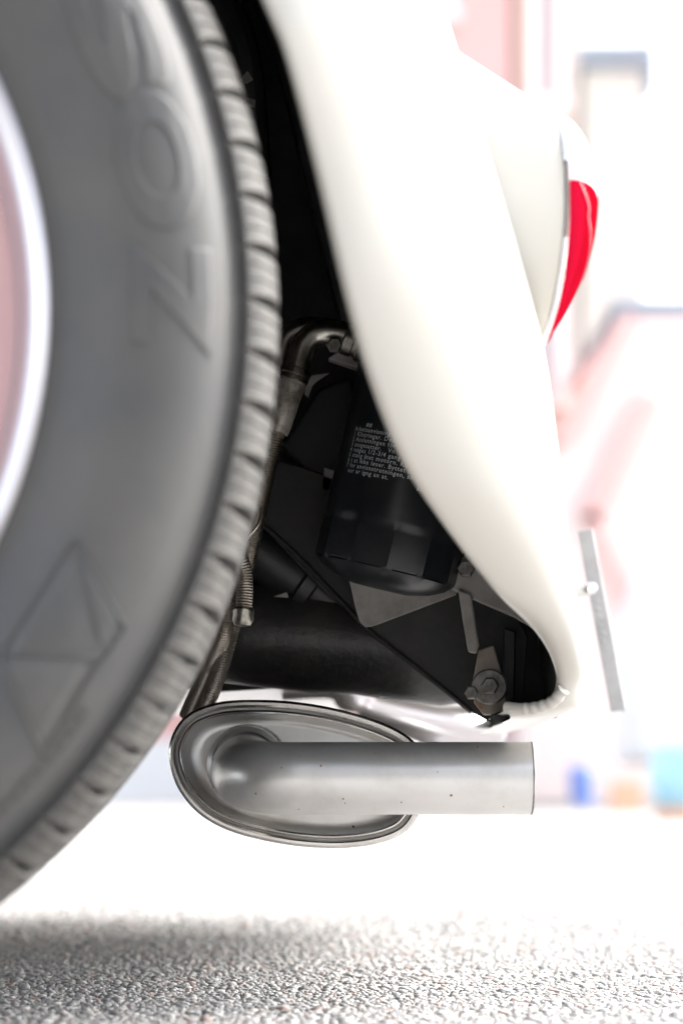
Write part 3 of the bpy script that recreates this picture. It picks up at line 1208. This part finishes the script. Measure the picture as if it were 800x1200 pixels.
M['leaf'] = mat("leaf_green", (0.08, 0.12, 0.05), rough=0.6)
M['bark'] = mat("bark", (0.12, 0.09, 0.07), rough=0.9)


def building(name, label, x0, x1, d, depth, h, wall, roofm, roof_h=0.35, cols=4, floors=2, over=0.3, band=None, door=True):
    b = empty(name, ((x0 + x1) / 2, d, 0), label, "building")
    obj("wall", box(((x0 + x1) / 2, d + depth / 2, h / 2), x1 - x0, depth, h), wall, b, smooth=False)
    obj("roof", box(((x0 + x1) / 2, d + depth / 2, h + roof_h / 2 + .002), x1 - x0 + 2 * over, depth + 2 * over, roof_h), roofm, b, smooth=False, bevel=0.05)
    fh = h / floors
    cw = (x1 - x0) / max(cols, 1)
    for i in range(cols):
        for j in range(floors):
            cx_ = x0 + cw * (i + .5)
            cz_ = fh * (j + .55)
            if door and j == 0 and i == cols // 2:
                dd = obj("door", box((cx_, d - .03, 1.05), 1.0, .1, 2.1), M['slate'], b, smooth=False)
                continue
            w_, h_ = min(1.1, cw * .45), fh * .42
            fr = obj("window", Geo().add(box((cx_ - w_ / 2, d - .03, cz_), .1, .1, h_)).add(box((cx_ + w_ / 2, d - .03, cz_), .1, .1, h_)).add(box((cx_, d - .03, cz_ + h_ / 2 + .05), w_ + .1, .1, .1)).add(box((cx_, d - .04, cz_ - h_ / 2 - .05), w_ + .2, .14, .1)).out(), M['white'], b, smooth=False)
            obj("pane", box((cx_, d - .005, cz_), w_ - .1, .03, h_), M['glass'], fr, smooth=False)
    if band:
        obj("plinth", box(((x0 + x1) / 2, d - .02, .3), x1 - x0, .1, .6), band, b, smooth=False)
    return b


def X(px, d):
    return (px - 400) * d / F


def Z(py, d):
    return ZC + (HZ - py) * d / F


b1 = building("town_house", "salmon red rendered town house directly behind the fender, upper left of the street", X(-700, 22), X(598, 22), 22, 8, 9.5, M['salmon'], M['slate'], cols=5, floors=3, band=M['white'])
b2 = building("town_house", "tall sand coloured town house between the salmon house and the grey eave", X(604, 24), X(676, 24), 24, 7, 9.2, M['sand'], M['slate'], cols=1, floors=3, over=.1, door=False)
b3 = building("town_house", "grey town house with blue-grey eave and dark corner at upper right", X(682, 25), X(752, 25), 25, 6, Z(82, 25), M['greywall'], M['slate'], roof_h=0.26, cols=0, floors=3, over=.12, door=False)
obj("chimney", box((X(758, 25), 25.4, Z(72, 25)), .22, .5, .5), M['slate'], b3, smooth=False)
b4 = building("low_house", "low pink house, its colour paled to imitate glare, with flat blue-grey roof behind the white van at right edge", X(722, 20), X(1010, 20), 20, 3.8, Z(372, 20), M['palepink'], M['slate'], roof_h=0.16, cols=3, floors=1, over=.05)
b5 = empty("gable_house", (X(740, 19), 18.4, 0), "pale pink gabled house with red sloping boards, colour paled to imitate glare, right of the fender", "building")
obj("wall", prism([Vector((X(px, 18.4), 18.4, max(0, Z(py, 18.4)))) for px, py in ((612, 940), (612, 600), (742, 385), (850, 590), (850, 940))], (0, 1.2, 0)), M['blush'], b5, smooth=False)
for (xa, ya, xb, yb, w) in ((742, 372, 655, 520, 20), (764, 465, 690, 610, 26), (690, 600, 765, 760, 16)):
    A, B = Vector((X(xa, 18.3), 18.25, Z(ya, 18.3))), Vector((X(xb, 18.3), 18.25, Z(yb, 18.3)))
    t = (B - A).normalized()
    n = Vector((t.z, 0, -t.x)) * (w * 18.3 / F / 2)
    obj("barge_board", prism([A + n, B + n, B - n, A - n], (0, .12, 0)), M['salmon'], b5, smooth=False)
# unseen brown brick houses, added behind the camera to dim the frontal light
for i in range(2):
    building("unseen_brick_house", "unseen brown brick house added behind the camera to dim frontal light, %s the tail" % ("farther from", "nearer to")[i], -16 + i * 9.2, -7.2 + i * 9.2, -10.0 - 6, 6, 5.4 + .5 * (i % 2), M['brick'], M['slate'], cols=4, floors=2)

# white delivery van parked to the right
def vehicle(name, label, cat, x0, x1, d, h, body, van=False):
    L = x1 - x0
    c = empty(name, ((x0 + x1) / 2, d, 0), label, cat)
    if van:
        prof = [(0, .3), (0, h * .62), (L * .05, h * .95), (L * .1, h), (L * .97, h), (L, h * .9), (L, .3)]
    else:
        prof = [(0, .3), (0, h * .5), (L * .06, h * .58), (L * .22, h * .62), (L * .34, h * .96), (L * .42, h), (L * .72, h), (L * .86, h * .64), (L * .97, h * .6), (L, h * .5), (L, .3)]
    obj("body", prism([Vector((x0 + a, d, b_)) for a, b_ in prof], (0, 1.7, 0)), body, c, smooth=False, bevel=0.06)
    for fx in (.2, .8):
        w = obj("wheel", lathe([(0.001, -.01), (.2, -.01), (.31, 0), (.32, .03), (.32, .2), (.001, .2)], (x0 + L * fx, d - .03, .32), (0, 1, 0), 24), M['tyreblack'], c)
        obj("hub", lathe([(0.001, -.02), (.15, -.015), (.18, 0.0)], (x0 + L * fx, d - .045, .32), (0, 1, 0), 20), M['chrome'], w)
    if van:
        obj("side_window", prism([Vector((x0 + L * .08, d - .01, h * .62)), Vector((x0 + L * .12, d - .01, h * .88)), Vector((x0 + L * .26, d - .01, h * .88)), Vector((x0 + L * .26, d - .01, h * .62))], (0, .03, 0)), M['glass'], c, smooth=False)
    else:
        obj("side_window", prism([Vector((x0 + L * .3, d - .01, h * .66)), Vector((x0 + L * .38, d - .01, h * .92)), Vector((x0 + L * .7, d - .01, h * .92)), Vector((x0 + L * .8, d - .01, h * .66))], (0, .03, 0)), M['glass'], c, smooth=False)
    return c


vehicle("delivery_van", "white delivery van parked in front of the pink house at right edge", "van", X(752, 15), X(752, 15) + 4.6, 15, Z(590, 15), M['white'], van=True)
td = 9.6
tx = X(802, td)
tb = empty("plastic_tub", (tx, td, 0), "round light blue tub on an orange foot standing on the ground at lower right edge", "tub")
obj("tub_body", lathe([(0.10, 0.05), (0.13, 0.08), (0.15, 0.16), (0.143, 0.24), (0.125, 0.30), (0.118, 0.30), (0.11, 0.22), (0.001, 0.20)], (tx, td, 0), (0, 0, 1), 28), M['sky_blue'], tb)
obj("tub_foot", lathe([(0.12, 0.001), (0.13, 0.01), (0.115, 0.055), (0.001, 0.056)], (tx, td, 0), (0, 0, 1), 28), M['orange'], tb)

# blue bin on the ground behind the tailpipe
bd = 17.4
bn = empty("waste_bin", (X(681, bd), bd, 0), "small bright blue bin standing on the ground right of the tailpipe", "bin")
obj("bin_body", lathe([(0.075, 0.0), (0.08, 0.01), (0.098, 0.25), (0.09, 0.25), (0.088, .24)], (X(681, bd), bd, 0.001), (0, 0, 1), 20), M['blue'], bn)
obj("bin_lid", lathe([(0.10, 0.252), (0.104, 0.262), (0.09, 0.29), (0.03, 0.305), (0.001, 0.306)], (X(681, bd), bd, 0.001), (0, 0, 1), 20), M['blue'], bn)
# orange crate
cr0 = Vector((X(733, 13), 13, 0))
cb = empty("crate", cr0, "pale orange crate on the ground left of the light blue car", "crate")
obj("crate_base", box(cr0 + Vector((0, 0, .02)), .16, .14, .04), M['orange'], cb, smooth=False)
for a in (box(cr0 + Vector((0, -.062, .105)), .16, .016, .13), box(cr0 + Vector((0, .062, .105)), .16, .016, .13), box(cr0 + Vector((-.072, 0, .105)), .016, .108, .13), box(cr0 + Vector((.072, 0, .105)), .016, .108, .13)):
    obj("crate_side", a, M['orange'], cb, smooth=False)
